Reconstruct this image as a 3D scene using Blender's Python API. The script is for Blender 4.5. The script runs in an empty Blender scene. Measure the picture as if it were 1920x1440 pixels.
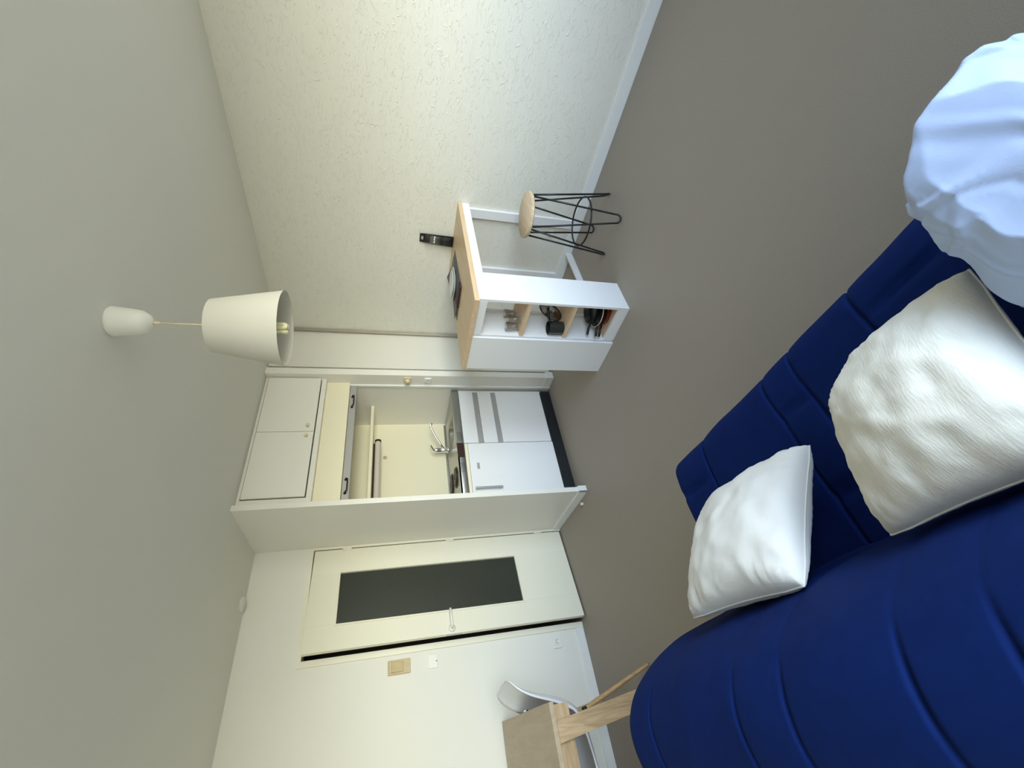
import bpy, bmesh, math, random
from mathutils import Vector, Matrix, noise
random.seed(7)
C = bpy.context.scene.collection
PI = math.pi

# ------------------------------------------------------------------ materials
def mat(name, col, rough=0.5, metal=0.0, bump=0.0, bscale=200.0, var=0.0, vscale=5.0, spec=0.5, trans=0.0, ior=1.45, sheen=0.0, coat=0.0, distort=0.0, stretch=None, detail=3.0):
    m = bpy.data.materials.new(name); m.use_nodes = True
    nt = m.node_tree; b = nt.nodes['Principled BSDF']
    b.inputs['Base Color'].default_value = (*col, 1)
    b.inputs['Roughness'].default_value = rough
    b.inputs['Metallic'].default_value = metal
    b.inputs['Specular IOR Level'].default_value = spec
    b.inputs['Transmission Weight'].default_value = trans
    b.inputs['IOR'].default_value = ior
    b.inputs['Sheen Weight'].default_value = sheen
    b.inputs['Coat Weight'].default_value = coat
    tc = nt.nodes.new('ShaderNodeTexCoord')
    src = tc.outputs['Object']
    if stretch:
        mp = nt.nodes.new('ShaderNodeMapping'); mp.inputs['Scale'].default_value = stretch
        nt.links.new(src, mp.inputs['Vector']); src = mp.outputs['Vector']
    if var > 0:
        n = nt.nodes.new('ShaderNodeTexNoise'); n.inputs['Scale'].default_value = vscale; n.inputs['Detail'].default_value = 4
        nt.links.new(src, n.inputs['Vector'])
        r = nt.nodes.new('ShaderNodeValToRGB')
        r.color_ramp.elements[0].position = 0.3; r.color_ramp.elements[1].position = 0.7
        r.color_ramp.elements[0].color = (*[c * (1 - var) for c in col], 1)
        r.color_ramp.elements[1].color = (*[min(1, c * (1 + var)) for c in col], 1)
        nt.links.new(n.outputs['Fac'], r.inputs['Fac']); nt.links.new(r.outputs['Color'], b.inputs['Base Color'])
    if bump > 0:
        n = nt.nodes.new('ShaderNodeTexNoise'); n.inputs['Scale'].default_value = bscale
        n.inputs['Detail'].default_value = detail; n.inputs['Distortion'].default_value = distort
        nt.links.new(src, n.inputs['Vector'])
        bp = nt.nodes.new('ShaderNodeBump'); bp.inputs['Strength'].default_value = bump; bp.inputs['Distance'].default_value = 0.01
        nt.links.new(n.outputs['Fac'], bp.inputs['Height']); nt.links.new(bp.outputs['Normal'], b.inputs['Normal'])
    return m

def wood(name, c1, c2, rough=0.45, stretch=(1, 12, 12), scale=3.0):
    m = bpy.data.materials.new(name); m.use_nodes = True
    nt = m.node_tree; b = nt.nodes['Principled BSDF']; b.inputs['Roughness'].default_value = rough
    tc = nt.nodes.new('ShaderNodeTexCoord'); mp = nt.nodes.new('ShaderNodeMapping'); mp.inputs['Scale'].default_value = stretch
    nt.links.new(tc.outputs['Object'], mp.inputs['Vector'])
    n = nt.nodes.new('ShaderNodeTexNoise'); n.inputs['Scale'].default_value = scale; n.inputs['Detail'].default_value = 6; n.inputs['Distortion'].default_value = 1.2
    nt.links.new(mp.outputs['Vector'], n.inputs['Vector'])
    r = nt.nodes.new('ShaderNodeValToRGB'); r.color_ramp.elements[0].position = .35; r.color_ramp.elements[1].position = .65
    r.color_ramp.elements[0].color = (*c1, 1); r.color_ramp.elements[1].color = (*c2, 1)
    nt.links.new(n.outputs['Fac'], r.inputs['Fac']); nt.links.new(r.outputs['Color'], b.inputs['Base Color'])
    return m

def stucco(name, col):
    m = bpy.data.materials.new(name); m.use_nodes = True
    nt = m.node_tree; b = nt.nodes['Principled BSDF']; b.inputs['Base Color'].default_value = (*col, 1)
    b.inputs['Roughness'].default_value = 0.55; b.inputs['Specular IOR Level'].default_value = 0.4
    tc = nt.nodes.new('ShaderNodeTexCoord')
    mp = nt.nodes.new('ShaderNodeMapping'); mp.inputs['Scale'].default_value = (1, 1.0, 2.6); mp.inputs['Rotation'].default_value = (0.5, 0, 0)
    nt.links.new(tc.outputs['Object'], mp.inputs['Vector'])
    n = nt.nodes.new('ShaderNodeTexNoise'); n.inputs['Scale'].default_value = 13; n.inputs['Detail'].default_value = 3; n.inputs['Distortion'].default_value = 2.2
    nt.links.new(mp.outputs['Vector'], n.inputs['Vector'])
    r = nt.nodes.new('ShaderNodeValToRGB'); r.color_ramp.elements[0].position = .57; r.color_ramp.elements[1].position = .67
    nt.links.new(n.outputs['Fac'], r.inputs['Fac'])
    n2 = nt.nodes.new('ShaderNodeTexNoise'); n2.inputs['Scale'].default_value = 45; n2.inputs['Detail'].default_value = 4; n2.inputs['Distortion'].default_value = 1
    nt.links.new(mp.outputs['Vector'], n2.inputs['Vector'])
    mx = nt.nodes.new('ShaderNodeMath'); mx.operation = 'MULTIPLY_ADD'; mx.inputs[1].default_value = 0.45
    nt.links.new(n2.outputs['Fac'], mx.inputs[0]); nt.links.new(r.outputs['Color'], mx.inputs[2])
    bp = nt.nodes.new('ShaderNodeBump'); bp.inputs['Strength'].default_value = 0.42; bp.inputs['Distance'].default_value = 0.006
    nt.links.new(mx.outputs[0], bp.inputs['Height']); nt.links.new(bp.outputs['Normal'], b.inputs['Normal'])
    return m

def floor_mat():
    m = bpy.data.materials.new('linoleum'); m.use_nodes = True
    nt = m.node_tree; b = nt.nodes['Principled BSDF']; b.inputs['Roughness'].default_value = 0.55; b.inputs['Specular IOR Level'].default_value = 0.25
    tc = nt.nodes.new('ShaderNodeTexCoord')
    n = nt.nodes.new('ShaderNodeTexNoise'); n.inputs['Scale'].default_value = 420; n.inputs['Detail'].default_value = 3
    nt.links.new(tc.outputs['Object'], n.inputs['Vector'])
    r = nt.nodes.new('ShaderNodeValToRGB'); r.color_ramp.elements[0].position = .3; r.color_ramp.elements[1].position = .7
    r.color_ramp.elements[0].color = (.270, .230, .190, 1); r.color_ramp.elements[1].color = (.390, .340, .288, 1)
    nt.links.new(n.outputs['Fac'], r.inputs['Fac']); nt.links.new(r.outputs['Color'], b.inputs['Base Color'])
    bp = nt.nodes.new('ShaderNodeBump'); bp.inputs['Strength'].default_value = 0.15; bp.inputs['Distance'].default_value = 0.003
    nt.links.new(n.outputs['Fac'], bp.inputs['Height']); nt.links.new(bp.outputs['Normal'], b.inputs['Normal'])
    return m

M = dict(
    wall=mat('wall_paint', (.82, .81, .75), .6, bump=.05, bscale=60),
    stucco=stucco('roughcast_paint', (.77, .75, .67)),
    panel=mat('panel_paint', (.74, .72, .66), .5, bump=.03, bscale=60),
    ceil=mat('ceiling_paint', (.74, .74, .70), .8, bump=.05, bscale=80),
    floor=floor_mat(),
    trim=mat('trim_paint', (.83, .84, .82), .35, bump=.02, bscale=30),
    cream=mat('cream_paint', (.84, .79, .60), .45, bump=.02, bscale=30),
    door=mat('door_paint', (.84, .81, .68), .38, bump=.02, bscale=20),
    cab=mat('cabinet_paint', (.82, .80, .74), .4, bump=.02, bscale=30),
    white=mat('white_laminate', (.83, .83, .84), .32, bump=.01, bscale=60),
    plastic=mat('white_plastic', (.84, .83, .77), .35, bump=.01, bscale=60),
    beige=mat('beige_plastic', (.55, .43, .24), .4, var=.06, vscale=20),
    beigeknob=mat('pale_beige_plastic', (.74, .62, .42), .4, var=.04, vscale=20),
    grey=mat('grey_aluminium', (.42, .41, .41), .45, metal=.3, bump=.02, bscale=80),
    alu=mat('brushed_aluminium', (.50, .50, .50), .35, metal=.8, bump=.03, bscale=60, stretch=(1, 20, 20)),
    steel=mat('stainless_steel', (.40, .40, .39), .30, metal=1, bump=.03, bscale=40, stretch=(1, 14, 14)),
    chrome=mat('chrome', (.75, .75, .75), .08, metal=1, var=.02),
    dark=mat('black_metal', (.012, .012, .013), .4, var=.2, vscale=30, spec=.5),
    blackpl=mat('black_plastic', (.014, .014, .015), .35, var=.2, vscale=30),
    brown=mat('dark_brown_plastic', (.035, .014, .010), .3, var=.2, vscale=20),
    plinth=mat('dark_plinth', (.012, .014, .018), .5, var=.2, vscale=20),
    plate_hot=mat('cast_iron', (.025, .015, .012), .45, var=.2, vscale=60, bump=.05),
    navy=mat('navy_cover', (.0032, .0140, .088), .8, bump=.10, bscale=700, var=.06, vscale=30, spec=.08),
    cushion=mat('white_cotton', (.66, .64, .60), .8, bump=.10, bscale=500, var=.02, vscale=10, sheen=.1),
    cushion2=mat('ivory_satin_cotton', (.66, .63, .555), .55, bump=.12, bscale=60, var=.03, vscale=10, sheen=.2, stretch=(1, 6, 1)),
    bag=mat('sky_tinted_white_fabric', (.40, .50, .74), .5, bump=.04, bscale=300, var=.01),  # white fabric; blue sky light from the window is painted into the colour
    shade=mat('lampshade_cloth', (.62, .59, .52), .85, bump=.08, bscale=500),
    oak=wood('pale_oak', (.62, .44, .27), (.70, .52, .33)),
    oaky=wood('pale_oak_vertical', (.62, .44, .27), (.70, .52, .33), stretch=(12, 1, 12)),
    stoolw=wood('stool_oak', (.62, .46, .30), (.74, .59, .42), stretch=(1.2, 14, 1.2), scale=3),
    desk=wood('desk_oak', (.40, .27, .145), (.54, .39, .235), stretch=(1.5, 14, 14), scale=3),
    desktop=wood('desk_top_oak', (.42, .32, .21), (.49, .385, .26), stretch=(14, 1.5, 14), scale=1.6),
    deskv=wood('desk_leg_oak', (.40, .27, .145), (.54, .39, .235), stretch=(14, 14, 1.5), scale=3),
    dowel=wood('beech_dowel', (.42, .25, .11), (.52, .33, .16), stretch=(14, 14, 1.5), scale=4),
    shell=mat('white_shell_plastic', (.80, .82, .87), .3, var=.01, vscale=5),
    glassdoor=mat('smoked_frosted_glass', (.055, .062, .048), .28, bump=.12, bscale=160, spec=.45, trans=.35),
    glass=mat('clear_glass', (.97, .98, .98), .02, trans=1.0, ior=1.45, var=.01),
    lidglass=mat('tinted_lid_glass', (.30, .28, .22), .05, trans=.55, ior=1.45, var=.02, coat=1),
    nonstick=mat('nonstick_coating', (.022, .027, .026), .3, var=.2, vscale=60, spec=.6),
    redpan=mat('red_enamel', (.20, .022, .015), .3, var=.1, vscale=20),
    creampan=mat('cream_rim', (.70, .60, .42), .4, var=.04),
    mat=mat('dark_grey_placemat', (.10, .10, .098), .55, bump=.1, bscale=400, var=.08, vscale=60),
    redmat=mat('dark_red_napkin', (.045, .010, .010), .7, bump=.1, bscale=300, var=.1),
    dish=mat('pale_stoneware', (.60, .61, .58), .25, var=.02),
    clear=mat('clear_blister', (.55, .55, .53), .12, trans=.85, ior=1.2, var=.02),
    card=mat('black_card', (.015, .014, .013), .45, var=.2, vscale=30),
    bulb=mat('bulb_tube', (.86, .82, .52), .4, var=.02),
    tube=mat('lamp_diffuser', (.62, .57, .50), .4, var=.03),
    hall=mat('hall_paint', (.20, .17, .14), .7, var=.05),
    pipe=mat('painted_pipe', (.42, .38, .30), .4, var=.05),
)

def thin_glass(name, tint, refl=.12, rough=.03):
    m = bpy.data.materials.new(name); m.use_nodes = True
    nt = m.node_tree; out = nt.nodes['Material Output']; nt.nodes.remove(nt.nodes['Principled BSDF'])
    t = nt.nodes.new('ShaderNodeBsdfTransparent'); g = nt.nodes.new('ShaderNodeBsdfGlossy'); g.inputs['Roughness'].default_value = rough
    t.inputs['Color'].default_value = (*tint, 1)
    lw = nt.nodes.new('ShaderNodeLayerWeight'); lw.inputs['Blend'].default_value = .14
    ad = nt.nodes.new('ShaderNodeMath'); ad.operation = 'MULTIPLY_ADD'; ad.inputs[1].default_value = .7; ad.inputs[2].default_value = refl * .4
    nt.links.new(lw.outputs['Fresnel'], ad.inputs[0])
    mx = nt.nodes.new('ShaderNodeMixShader'); nt.links.new(ad.outputs[0], mx.inputs[0]); nt.links.new(t.outputs[0], mx.inputs[1]); nt.links.new(g.outputs[0], mx.inputs[2])
    nt.links.new(mx.outputs[0], out.inputs['Surface'])
    return m
M['glass'] = thin_glass('clear_glass', (.985, .99, .99), .10)
M['clear'] = thin_glass('clear_blister', (.86, .86, .85), .10, .08)
M['lidglass'] = thin_glass('tinted_lid_glass', (.50, .47, .40), .30)

# ------------------------------------------------------------------ mesh helpers
def box(bm, x0, x1, y0, y1, z0, z1, bev=0.0, mx=None):
    r = bmesh.ops.create_cube(bm, size=1.0)
    vs = r['verts']
    for v in vs:
        v.co = Vector((x0 + (v.co.x + .5) * (x1 - x0), y0 + (v.co.y + .5) * (y1 - y0), z0 + (v.co.z + .5) * (z1 - z0)))
    if bev > 0:
        es = {e for v in vs for e in v.link_edges}
        rr = bmesh.ops.bevel(bm, geom=list(es), offset=bev, segments=2, profile=.5, affect='EDGES')
        vs = list({v for f in rr['faces'] for v in f.verts} | {v for v in vs if v.is_valid})
    if mx is not None:
        bmesh.ops.transform(bm, matrix=mx, verts=vs)
    return vs

def tube(bm, pts, rad, seg=10, closed=False, caps=True):
    pts = [Vector(p) for p in pts]; n = len(pts)
    rads = rad if isinstance(rad, (list, tuple)) else [rad] * n
    rings = []; prev = None
    for i, p in enumerate(pts):
        if closed: t = (pts[(i + 1) % n] - pts[i - 1])
        else: t = pts[min(i + 1, n - 1)] - pts[max(i - 1, 0)]
        t.normalize()
        if prev is None:
            a = Vector((0, 0, 1)) if abs(t.z) < .9 else Vector((1, 0, 0))
            u = t.cross(a).normalized()
        else:
            u = (prev - t * prev.dot(t)).normalized()
        prev = u; w = t.cross(u)
        rings.append([bm.verts.new(p + (u * math.cos(2 * PI * k / seg) + w * math.sin(2 * PI * k / seg)) * rads[i]) for k in range(seg)])
    m = n if closed else n - 1
    for i in range(m):
        a, b = rings[i], rings[(i + 1) % n]
        for k in range(seg):
            bm.faces.new((a[k], a[(k + 1) % seg], b[(k + 1) % seg], b[k]))
    if caps and not closed:
        bm.faces.new(list(reversed(rings[0]))); bm.faces.new(rings[-1])

def lathe(bm, prof, seg=32, center=(0, 0, 0), axis='Z', sx=1.0, sy=1.0):
    """prof: list of (radius, height); closed at ends with r=0."""
    cx, cy, cz = center; rings = []; newv = []
    for r, h in prof:
        if r <= 1e-6:
            v = bm.verts.new((0, 0, h)); rings.append([v]); newv.append(v)
        else:
            ring = [bm.verts.new((r * sx * math.cos(2 * PI * k / seg), r * sy * math.sin(2 * PI * k / seg), h)) for k in range(seg)]
            rings.append(ring); newv += ring
    for a, b in zip(rings, rings[1:]):
        for k in range(seg):
            k2 = (k + 1) % seg
            if len(a) == 1 and len(b) == 1: continue
            if len(a) == 1: bm.faces.new((a[0], b[k2], b[k]))
            elif len(b) == 1: bm.faces.new((a[k], a[k2], b[0]))
            else: bm.faces.new((a[k], a[k2], b[k2], b[k]))
    if axis == 'X': R = Matrix.Rotation(PI / 2, 4, 'Y')
    elif axis == 'Y': R = Matrix.Rotation(-PI / 2, 4, 'X')
    else: R = Matrix.Identity(4)
    bmesh.ops.transform(bm, matrix=Matrix.Translation((cx, cy, cz)) @ R, verts=newv)
    return newv

def prism(bm, pts, z0, z1):
    lo = [bm.verts.new((x, y, z0)) for x, y in pts]; hi = [bm.verts.new((x, y, z1)) for x, y in pts]
    n = len(pts)
    bm.faces.new(list(reversed(lo))); bm.faces.new(hi)
    for i in range(n):
        j = (i + 1) % n; bm.faces.new((lo[i], lo[j], hi[j], hi[i]))
    return lo + hi

def obj(name, bm, m, parent=None, smooth=False, loc=(0, 0, 0), angle=None):
    bmesh.ops.recalc_face_normals(bm, faces=bm.faces[:])
    me = bpy.data.meshes.new(name); bm.to_mesh(me); bm.free()
    o = bpy.data.objects.new(name, me); C.objects.link(o)
    o.location = loc
    me.materials.append(M[m])
    if smooth:
        for p in me.polygons: p.use_smooth = True
        if angle: me.set_sharp_from_angle(angle=math.radians(angle))
    if parent is not None: o.parent = parent
    return o

def thing(name, label, cat, loc=(0, 0, 0), rz=0.0, group=None):
    o = bpy.data.objects.new(name, None); C.objects.link(o)
    o.empty_display_size = .1
    o.location = loc; o.rotation_euler = (0, 0, rz); o['label'] = label; o['category'] = cat; o['kind'] = 'thing'
    if group: o['group'] = group
    return o

def tag(o, label, cat, group=None):
    o['label'] = label; o['category'] = cat; o['kind'] = 'thing'
    if group: o['group'] = group
    return o

def struct(name, bm, m, label=None, parent=None, smooth=False):
    o = obj(name, bm, m, parent, smooth)
    if parent is None:
        o['kind'] = 'structure'
        if label: o['label'] = label
        o['category'] = name.split('_')[0]
    return o

def bbox(*a, **k):
    bm = bmesh.new(); box(bm, *a, **k); return bm

# part helper: world coordinates, shifted into the thing's frame
def part(root, name, m, *boxes, bev=.002, smooth=False, base=None):
    bm = bmesh.new()
    for b in boxes: box(bm, *b, bev=bev)
    l = base if base is not None else root.location
    bmesh.ops.translate(bm, vec=-Vector(l), verts=bm.verts[:])
    return obj(name, bm, m, root, smooth)

def shifted(root, name, bm, m, smooth=False, parent=None, angle=None):
    bmesh.ops.translate(bm, vec=-Vector(root.location), verts=bm.verts[:])
    return obj(name, bm, m, parent or root, smooth, angle=angle)

# ------------------------------------------------------------------ room shell
XR, XL, YB, YF, H = 1.205, -2.95, .75, -4.30, 2.5
PL0, PL1 = -.562, -.523       # kitchen partition
RP0, RP1 = .629, .692         # right kitchen post
bm = bmesh.new(); box(bm, XL - .15, XR + .15, YF - .15, YB + 1.5, -.12, 0); struct('floor', bm, 'floor', 'grey speckled linoleum floor')
bm = bmesh.new(); box(bm, XL - .15, XR + .15, YF - .15, YB + .15, H, H + .12); struct('ceiling', bm, 'ceil', 'matt off-white ceiling')
bm = bmesh.new(); box(bm, XR, XR + .15, YF, YB + .15, 0, H); struct('wall_right', bm, 'stucco', 'white roughcast plaster wall')
bm = bmesh.new(); box(bm, XL - .15, XL, YF, YB + .15, 0, H); struct('wall_left', bm, 'wall', 'smooth white wall')
# back wall with the door opening
DX0, DX1, DZ = -1.343, -.575, 2.085
bm = bmesh.new()
box(bm, XL, DX0, YB, YB + .12, 0, H); box(bm, DX1, XR, YB, YB + .12, 0, H); box(bm, DX0, DX1, YB, YB + .12, DZ, H)
struct('wall_back', bm, 'wall', 'smooth white wall with the door')
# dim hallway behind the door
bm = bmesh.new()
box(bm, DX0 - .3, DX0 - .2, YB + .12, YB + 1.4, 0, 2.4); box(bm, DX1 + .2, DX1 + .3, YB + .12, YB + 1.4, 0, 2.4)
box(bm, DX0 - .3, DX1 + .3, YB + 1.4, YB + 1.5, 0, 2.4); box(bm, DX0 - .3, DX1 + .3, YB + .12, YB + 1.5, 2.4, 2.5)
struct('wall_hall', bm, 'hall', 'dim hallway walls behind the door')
# front wall with window opening (behind the photographer)
WX0, WX1, WZ0, WZ1 = -2.90, .62, .90, 2.20
bm = bmesh.new()
box(bm, XL, WX0, YF - .15, YF, 0, H); box(bm, WX1, XR, YF - .15, YF, 0, H); box(bm, WX0, WX1, YF - .15, YF, 0, WZ0); box(bm, WX0, WX1, YF - .15, YF, WZ1, H)
struct('wall_front', bm, 'wall', 'wall under and around the window')
bm = bmesh.new()
for x in (WX0, (WX0 + WX1) / 2 - .03, WX1 - .06): box(bm, x, x + .06, YF - .10, YF - .05, WZ0, WZ1)
box(bm, WX0, WX1, YF - .10, YF - .05, WZ0, WZ0 + .06); box(bm, WX0, WX1, YF - .10, YF - .05, WZ1 - .06, WZ1)
struct('window_1', bm, 'trim', 'wide white framed window')
# kitchen enclosure
bm = bmesh.new(); box(bm, PL0, PL1, 0, YB, 0, H, bev=.002); struct('wall_kitchen_left', bm, 'cab', 'thin white partition left of the kitchenette')
bm = bmesh.new(); box(bm, RP0, RP1, 0, YB, 0, H, bev=.002); struct('wall_kitchen_right', bm, 'cab', 'white post right of the kitchenette')
bm = bmesh.new(); box(bm, .752, XR, .05, .09, 0, H); struct('wall_panel', bm, 'panel', 'white panel between kitchenette post and right wall')
bm = bmesh.new(); box(bm, PL1 + .0005, RP0 - .0005, YB - .003, YB - .0005, .97, 2.4); struct('wall_kitchen_back', bm, 'cream', 'cream panel at the back of the kitchenette')
# baseboards
bm = bmesh.new(); box(bm, XR - .014, XR, YF, .05, 0, .084, bev=.003); struct('baseboard_right', bm, 'trim', 'white baseboard under the roughcast wall')
bm = bmesh.new(); box(bm, XL, DX0 - .035, YB - .014, YB, 0, .064, bev=.003); struct('baseboard_back', bm, 'trim', 'white baseboard left of the door')
bm = bmesh.new(); box(bm, PL0 - .010, PL0, -.012, YB, 0, .07, bev=.002); box(bm, PL0 - .010, PL1 + .004, -.012, 0, 0, .07, bev=.002)
struct('baseboard_kitchen', bm, 'trim', 'white baseboard around the partition foot')
bm = bmesh.new(); box(bm, RP0 - .003, RP1 + .004, -.010, 0, 0, .075, bev=.002); box(bm, RP0 - .008, RP0, -.010, .125, 0, .075, bev=.002)
struct('baseboard_post', bm, 'trim', 'white baseboard around the post foot')

# ------------------------------------------------------------------ door
HX, HY, DA, DW = -.588, .742, math.radians(9.2), .738
bm = bmesh.new()
box(bm, DX0 - .035, DX0 + .006, YB - .012, YB + .10, 0, DZ + .025)
box(bm, DX1 - .006, DX1 + .012, YB - .012, YB + .10, 0, DZ + .025)
box(bm, DX0 + .006, DX1 - .006, YB - .012, YB + .10, DZ - .006, DZ + .025)
struct('trim_1', bm, 'door', 'cream painted door frame')
d = thing('door_1', 'cream door with a tall smoked glass pane, slightly ajar', 'door', (HX, HY, .012), DA)
d['kind'] = 'structure'
gx0, gx1, gz0, gz1 = .196, .570, .468, 1.852
bm = bmesh.new()
hgt = 2.058
box(bm, -gx0, 0, 0, .04, 0, hgt, bev=.0015); box(bm, -DW, -gx1, 0, .04, 0, hgt, bev=.0015)
box(bm, -gx1, -gx0, 0, .04, 0, gz0, bev=.0015); box(bm, -gx1, -gx0, 0, .04, gz1, hgt, bev=.0015)
leaf = obj('leaf', bm, 'door', d)
bm = bmesh.new()
for a in ((-gx1 - .013, -gx0 + .013, -.007, 0, gz0 - .013, gz0), (-gx1 - .013, -gx0 + .013, -.007, 0, gz1, gz1 + .013),
          (-gx1 - .013, -gx1, -.007, 0, gz0, gz1), (-gx0, -gx0 + .013, -.007, 0, gz0, gz1)): box(bm, *a, bev=.002)
obj('glazing_bead', bm, 'door', d)
bm = bmesh.new(); box(bm, -gx1 - .004, -gx0 + .004, .014, .020, gz0 - .004, gz1 + .004)
pn = obj('glass_pane', bm, 'glassdoor', d); pn['label'] = 'smoked frosted glass pane'
bm = bmesh.new()
lathe(bm, [(0, 0), (.024, 0), (.026, .006), (.016, .012), (0, .013)], 20, (-.702, 0, 1.045), 'Y')
bmesh.ops.scale(bm, vec=(1, -1, 1), verts=bm.verts[:])
tube(bm, [(-.702, -.005, 1.045), (-.702, -.045, 1.045), (-.69, -.052, 1.047), (-.64, -.052, 1.049), (-.578, -.050, 1.051)], [.010, .010, .011, .010, .009], 10)
obj('door_handle', bm, 'plastic', d, True)
for z in (.208, 1.0, 1.82):
    bm = bmesh.new()
    tube(bm, [(.004, -.010, z - .035), (.004, -.010, z + .035)], .0075, 10)
    box(bm, -.012, .020, -.006, -.001, z - .03, z + .03)
    obj('hinge', bm, 'door', d)
bm = bmesh.new(); box(bm, -DW - .002, -DW + .001, .008, .032, .97, 1.09); obj('latch_plate', bm, 'alu', d)

# ------------------------------------------------------------------ wall fittings
sw = thing('light_switch', 'beige double light switch on the white wall beside the door frame', 'switch', (-1.455, YB, 1.43))
part(sw, 'switch_plate', 'beige', (-1.500, -1.411, YB - .012, YB, 1.353, 1.508), bev=.004)
bm = bmesh.new(); v = box(bm, -.032, .032, -.006, .006, -.022, .062, bev=.003)
bmesh.ops.transform(bm, matrix=Matrix.Translation((0, -.013, -.008)) @ Matrix.Rotation(.10, 4, 'X'), verts=bm.verts[:])
obj('rocker', bm, 'beige', sw)
bm = bmesh.new(); v = box(bm, -.034, .034, -.016, -.010, .040, .070, bev=.003); obj('rocker', bm, 'beige', sw)
bp = thing('blank_switch_plate', 'small blank off-white cover plate below the beige light switch', 'wall plate', (-1.453, YB, 1.195))
part(bp, 'plate', 'plastic', (-1.496, -1.410, YB - .009, YB, 1.160, 1.229), bev=.003)
bm = bmesh.new(); lathe(bm, [(0, 0), (.004, 0), (.004, .002), (0, .003)], 10, (0, -.009, -.026), 'Y'); bmesh.ops.scale(bm, vec=(1, 1, 1), verts=bm.verts[:]); obj('screw', bm, 'plastic', bp)

def socket(name, label, loc, axis, w=.09, h=.078, m='plastic'):
    s = thing(name, label, 'socket', loc)
    bm = bmesh.new()
    if axis == 'Y': box(bm, -w / 2, w / 2, -.011, 0, -h / 2, h / 2, bev=.003)
    else: box(bm, -.011, 0, -w / 2, w / 2, -h / 2, h / 2, bev=.003)
    obj('faceplate', bm, m, s)
    bm = bmesh.new(); lathe(bm, [(.017, 0), (.021, 0), (.021, -.003), (.019, -.004), (.017, -.001), (0, -.0005)], 20, (0, 0, 0))
    bmesh.ops.transform(bm, matrix=(Matrix.Translation((0, -.0115, 0)) @ Matrix.Rotation(-PI / 2, 4, 'X')) if axis == 'Y' else (Matrix.Translation((-.0115, 0, 0)) @ Matrix.Rotation(PI / 2, 4, 'Y')), verts=bm.verts[:])
    obj('outlet_well', bm, 'trim', s, True)
    bm = bmesh.new()
    for k in (-1, 1):
        if axis == 'Y': tube(bm, [(k * .009, -.0145, 0), (k * .009, -.012, 0)], .0028, 8)
        else: tube(bm, [(-.0145, k * .009, 0), (-.012, k * .009, 0)], .0028, 8)
    obj('pin_hole', bm, 'blackpl', s)
    return s
socket('wall_socket', 'white wall socket just above the baseboard left of the door', (-1.450, YB, .240), 'Y', .092, .070)
socket('wall_socket', 'small white socket on the post beside the kitchenette opening', (RP0, .058, 1.19), 'X', .060, .062, 'trim')
socket('wall_socket', 'small pale socket low on the roughcast wall under the bar table', (XR, -1.178, .242), 'X', .05, .05)
th = thing('rotary_switch', 'round beige rotary switch above the socket on the kitchenette post', 'switch', (RP0, .058, 1.369))
bm = bmesh.new(); box(bm, -.010, 0, -.034, .034, -.034, .034, bev=.003); obj('backplate', bm, 'beigeknob', th)
bm = bmesh.new(); lathe(bm, [(0, 0), (.022, 0), (.024, .010), (.019, .026), (0, .028)], 20); bmesh.ops.transform(bm, matrix=Matrix.Translation((-.010, 0, 0)) @ Matrix.Rotation(-PI / 2, 4, 'Y'), verts=bm.verts[:]); obj('knob', bm, 'beigeknob', th, True)
bm = bmesh.new(); tube(bm, [(XR - .016, .028, 0), (XR - .016, .028, 1.25), (XR - .016, .028, H)], .012, 10)
tag(obj('wall_pipe', bm, 'pipe', None, True), 'thin painted vertical pipe in the corner of the roughcast wall', 'pipe')
bm = bmesh.new(); lathe(bm, [(0, 0), (.013, 0), (.013, .018), (.010, .026), (0, .028)], 16)
o = obj('door_stop', bm, 'beigeknob', None, True, (-.617, .12, 0)); tag(o, 'small cream door stop on the floor beside the kitchen partition', 'door stop')
bm = bmesh.new(); lathe(bm, [(0, 0), (.055, 0), (.052, -.010), (.030, -.022), (.012, -.026), (0, -.026)], 28)
o = obj('ceiling_rose', bm, 'ceil', None, True, (-.945, .665, H)); tag(o, 'small round white cover on the ceiling above the door', 'ceiling cover')

# ------------------------------------------------------------------ pendant lamp
LX, LY = -.585, -1.645
lp = thing('pendant_lamp', 'white tapered cloth pendant lamp hanging from the ceiling on a thin cord', 'lamp', (LX, LY, H))
bm = bmesh.new(); lathe(bm, [(0, 0), (.052, 0), (.056, -.008), (.054, -.02), (.049, -.07), (.044, -.10), (.030, -.122), (.012, -.132), (0, -.133)], 32)
obj('ceiling_cup', bm, 'plastic', lp, True)
bm = bmesh.new(); lathe(bm, [(0, 0), (.0075, 0), (.006, -.022), (0, -.024)], 12, (0, 0, -.130)); obj('cord_grip', bm, 'beigeknob', lp, True)
bm = bmesh.new(); tube(bm, [(0, 0, -.145), (.001, 0, -.25), (0, 0, -.37)], .0028, 8); obj('cord', bm, 'beigeknob', lp, True)
zt, zb, rt, rb = -.325, -.578, .102, .150
bm = bmesh.new(); lathe(bm, [(rt - .002, zt), (rt, zt + .001), (rb, zb), (rb - .002, zb), (rt - .002, zt)], 64); obj('lamp_shade', bm, 'shade', lp, True, angle=40)
bm = bmesh.new(); lathe(bm, [(0, -.355), (.018, -.357), (.020, -.365), (.020, -.43), (0, -.432)], 20)
for k in range(3):
    a = k * 2 * PI / 3; tube(bm, [(.018 * math.cos(a), .018 * math.sin(a), -.365), (.098 * math.cos(a), .098 * math.sin(a), -.340)], .002, 6)
obj('lamp_holder', bm, 'plastic', lp, True)
bm = bmesh.new()
lathe(bm, [(0, -.43), (.022, -.43), (.024, -.46), (.018, -.472), (0, -.473)], 20)
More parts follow.
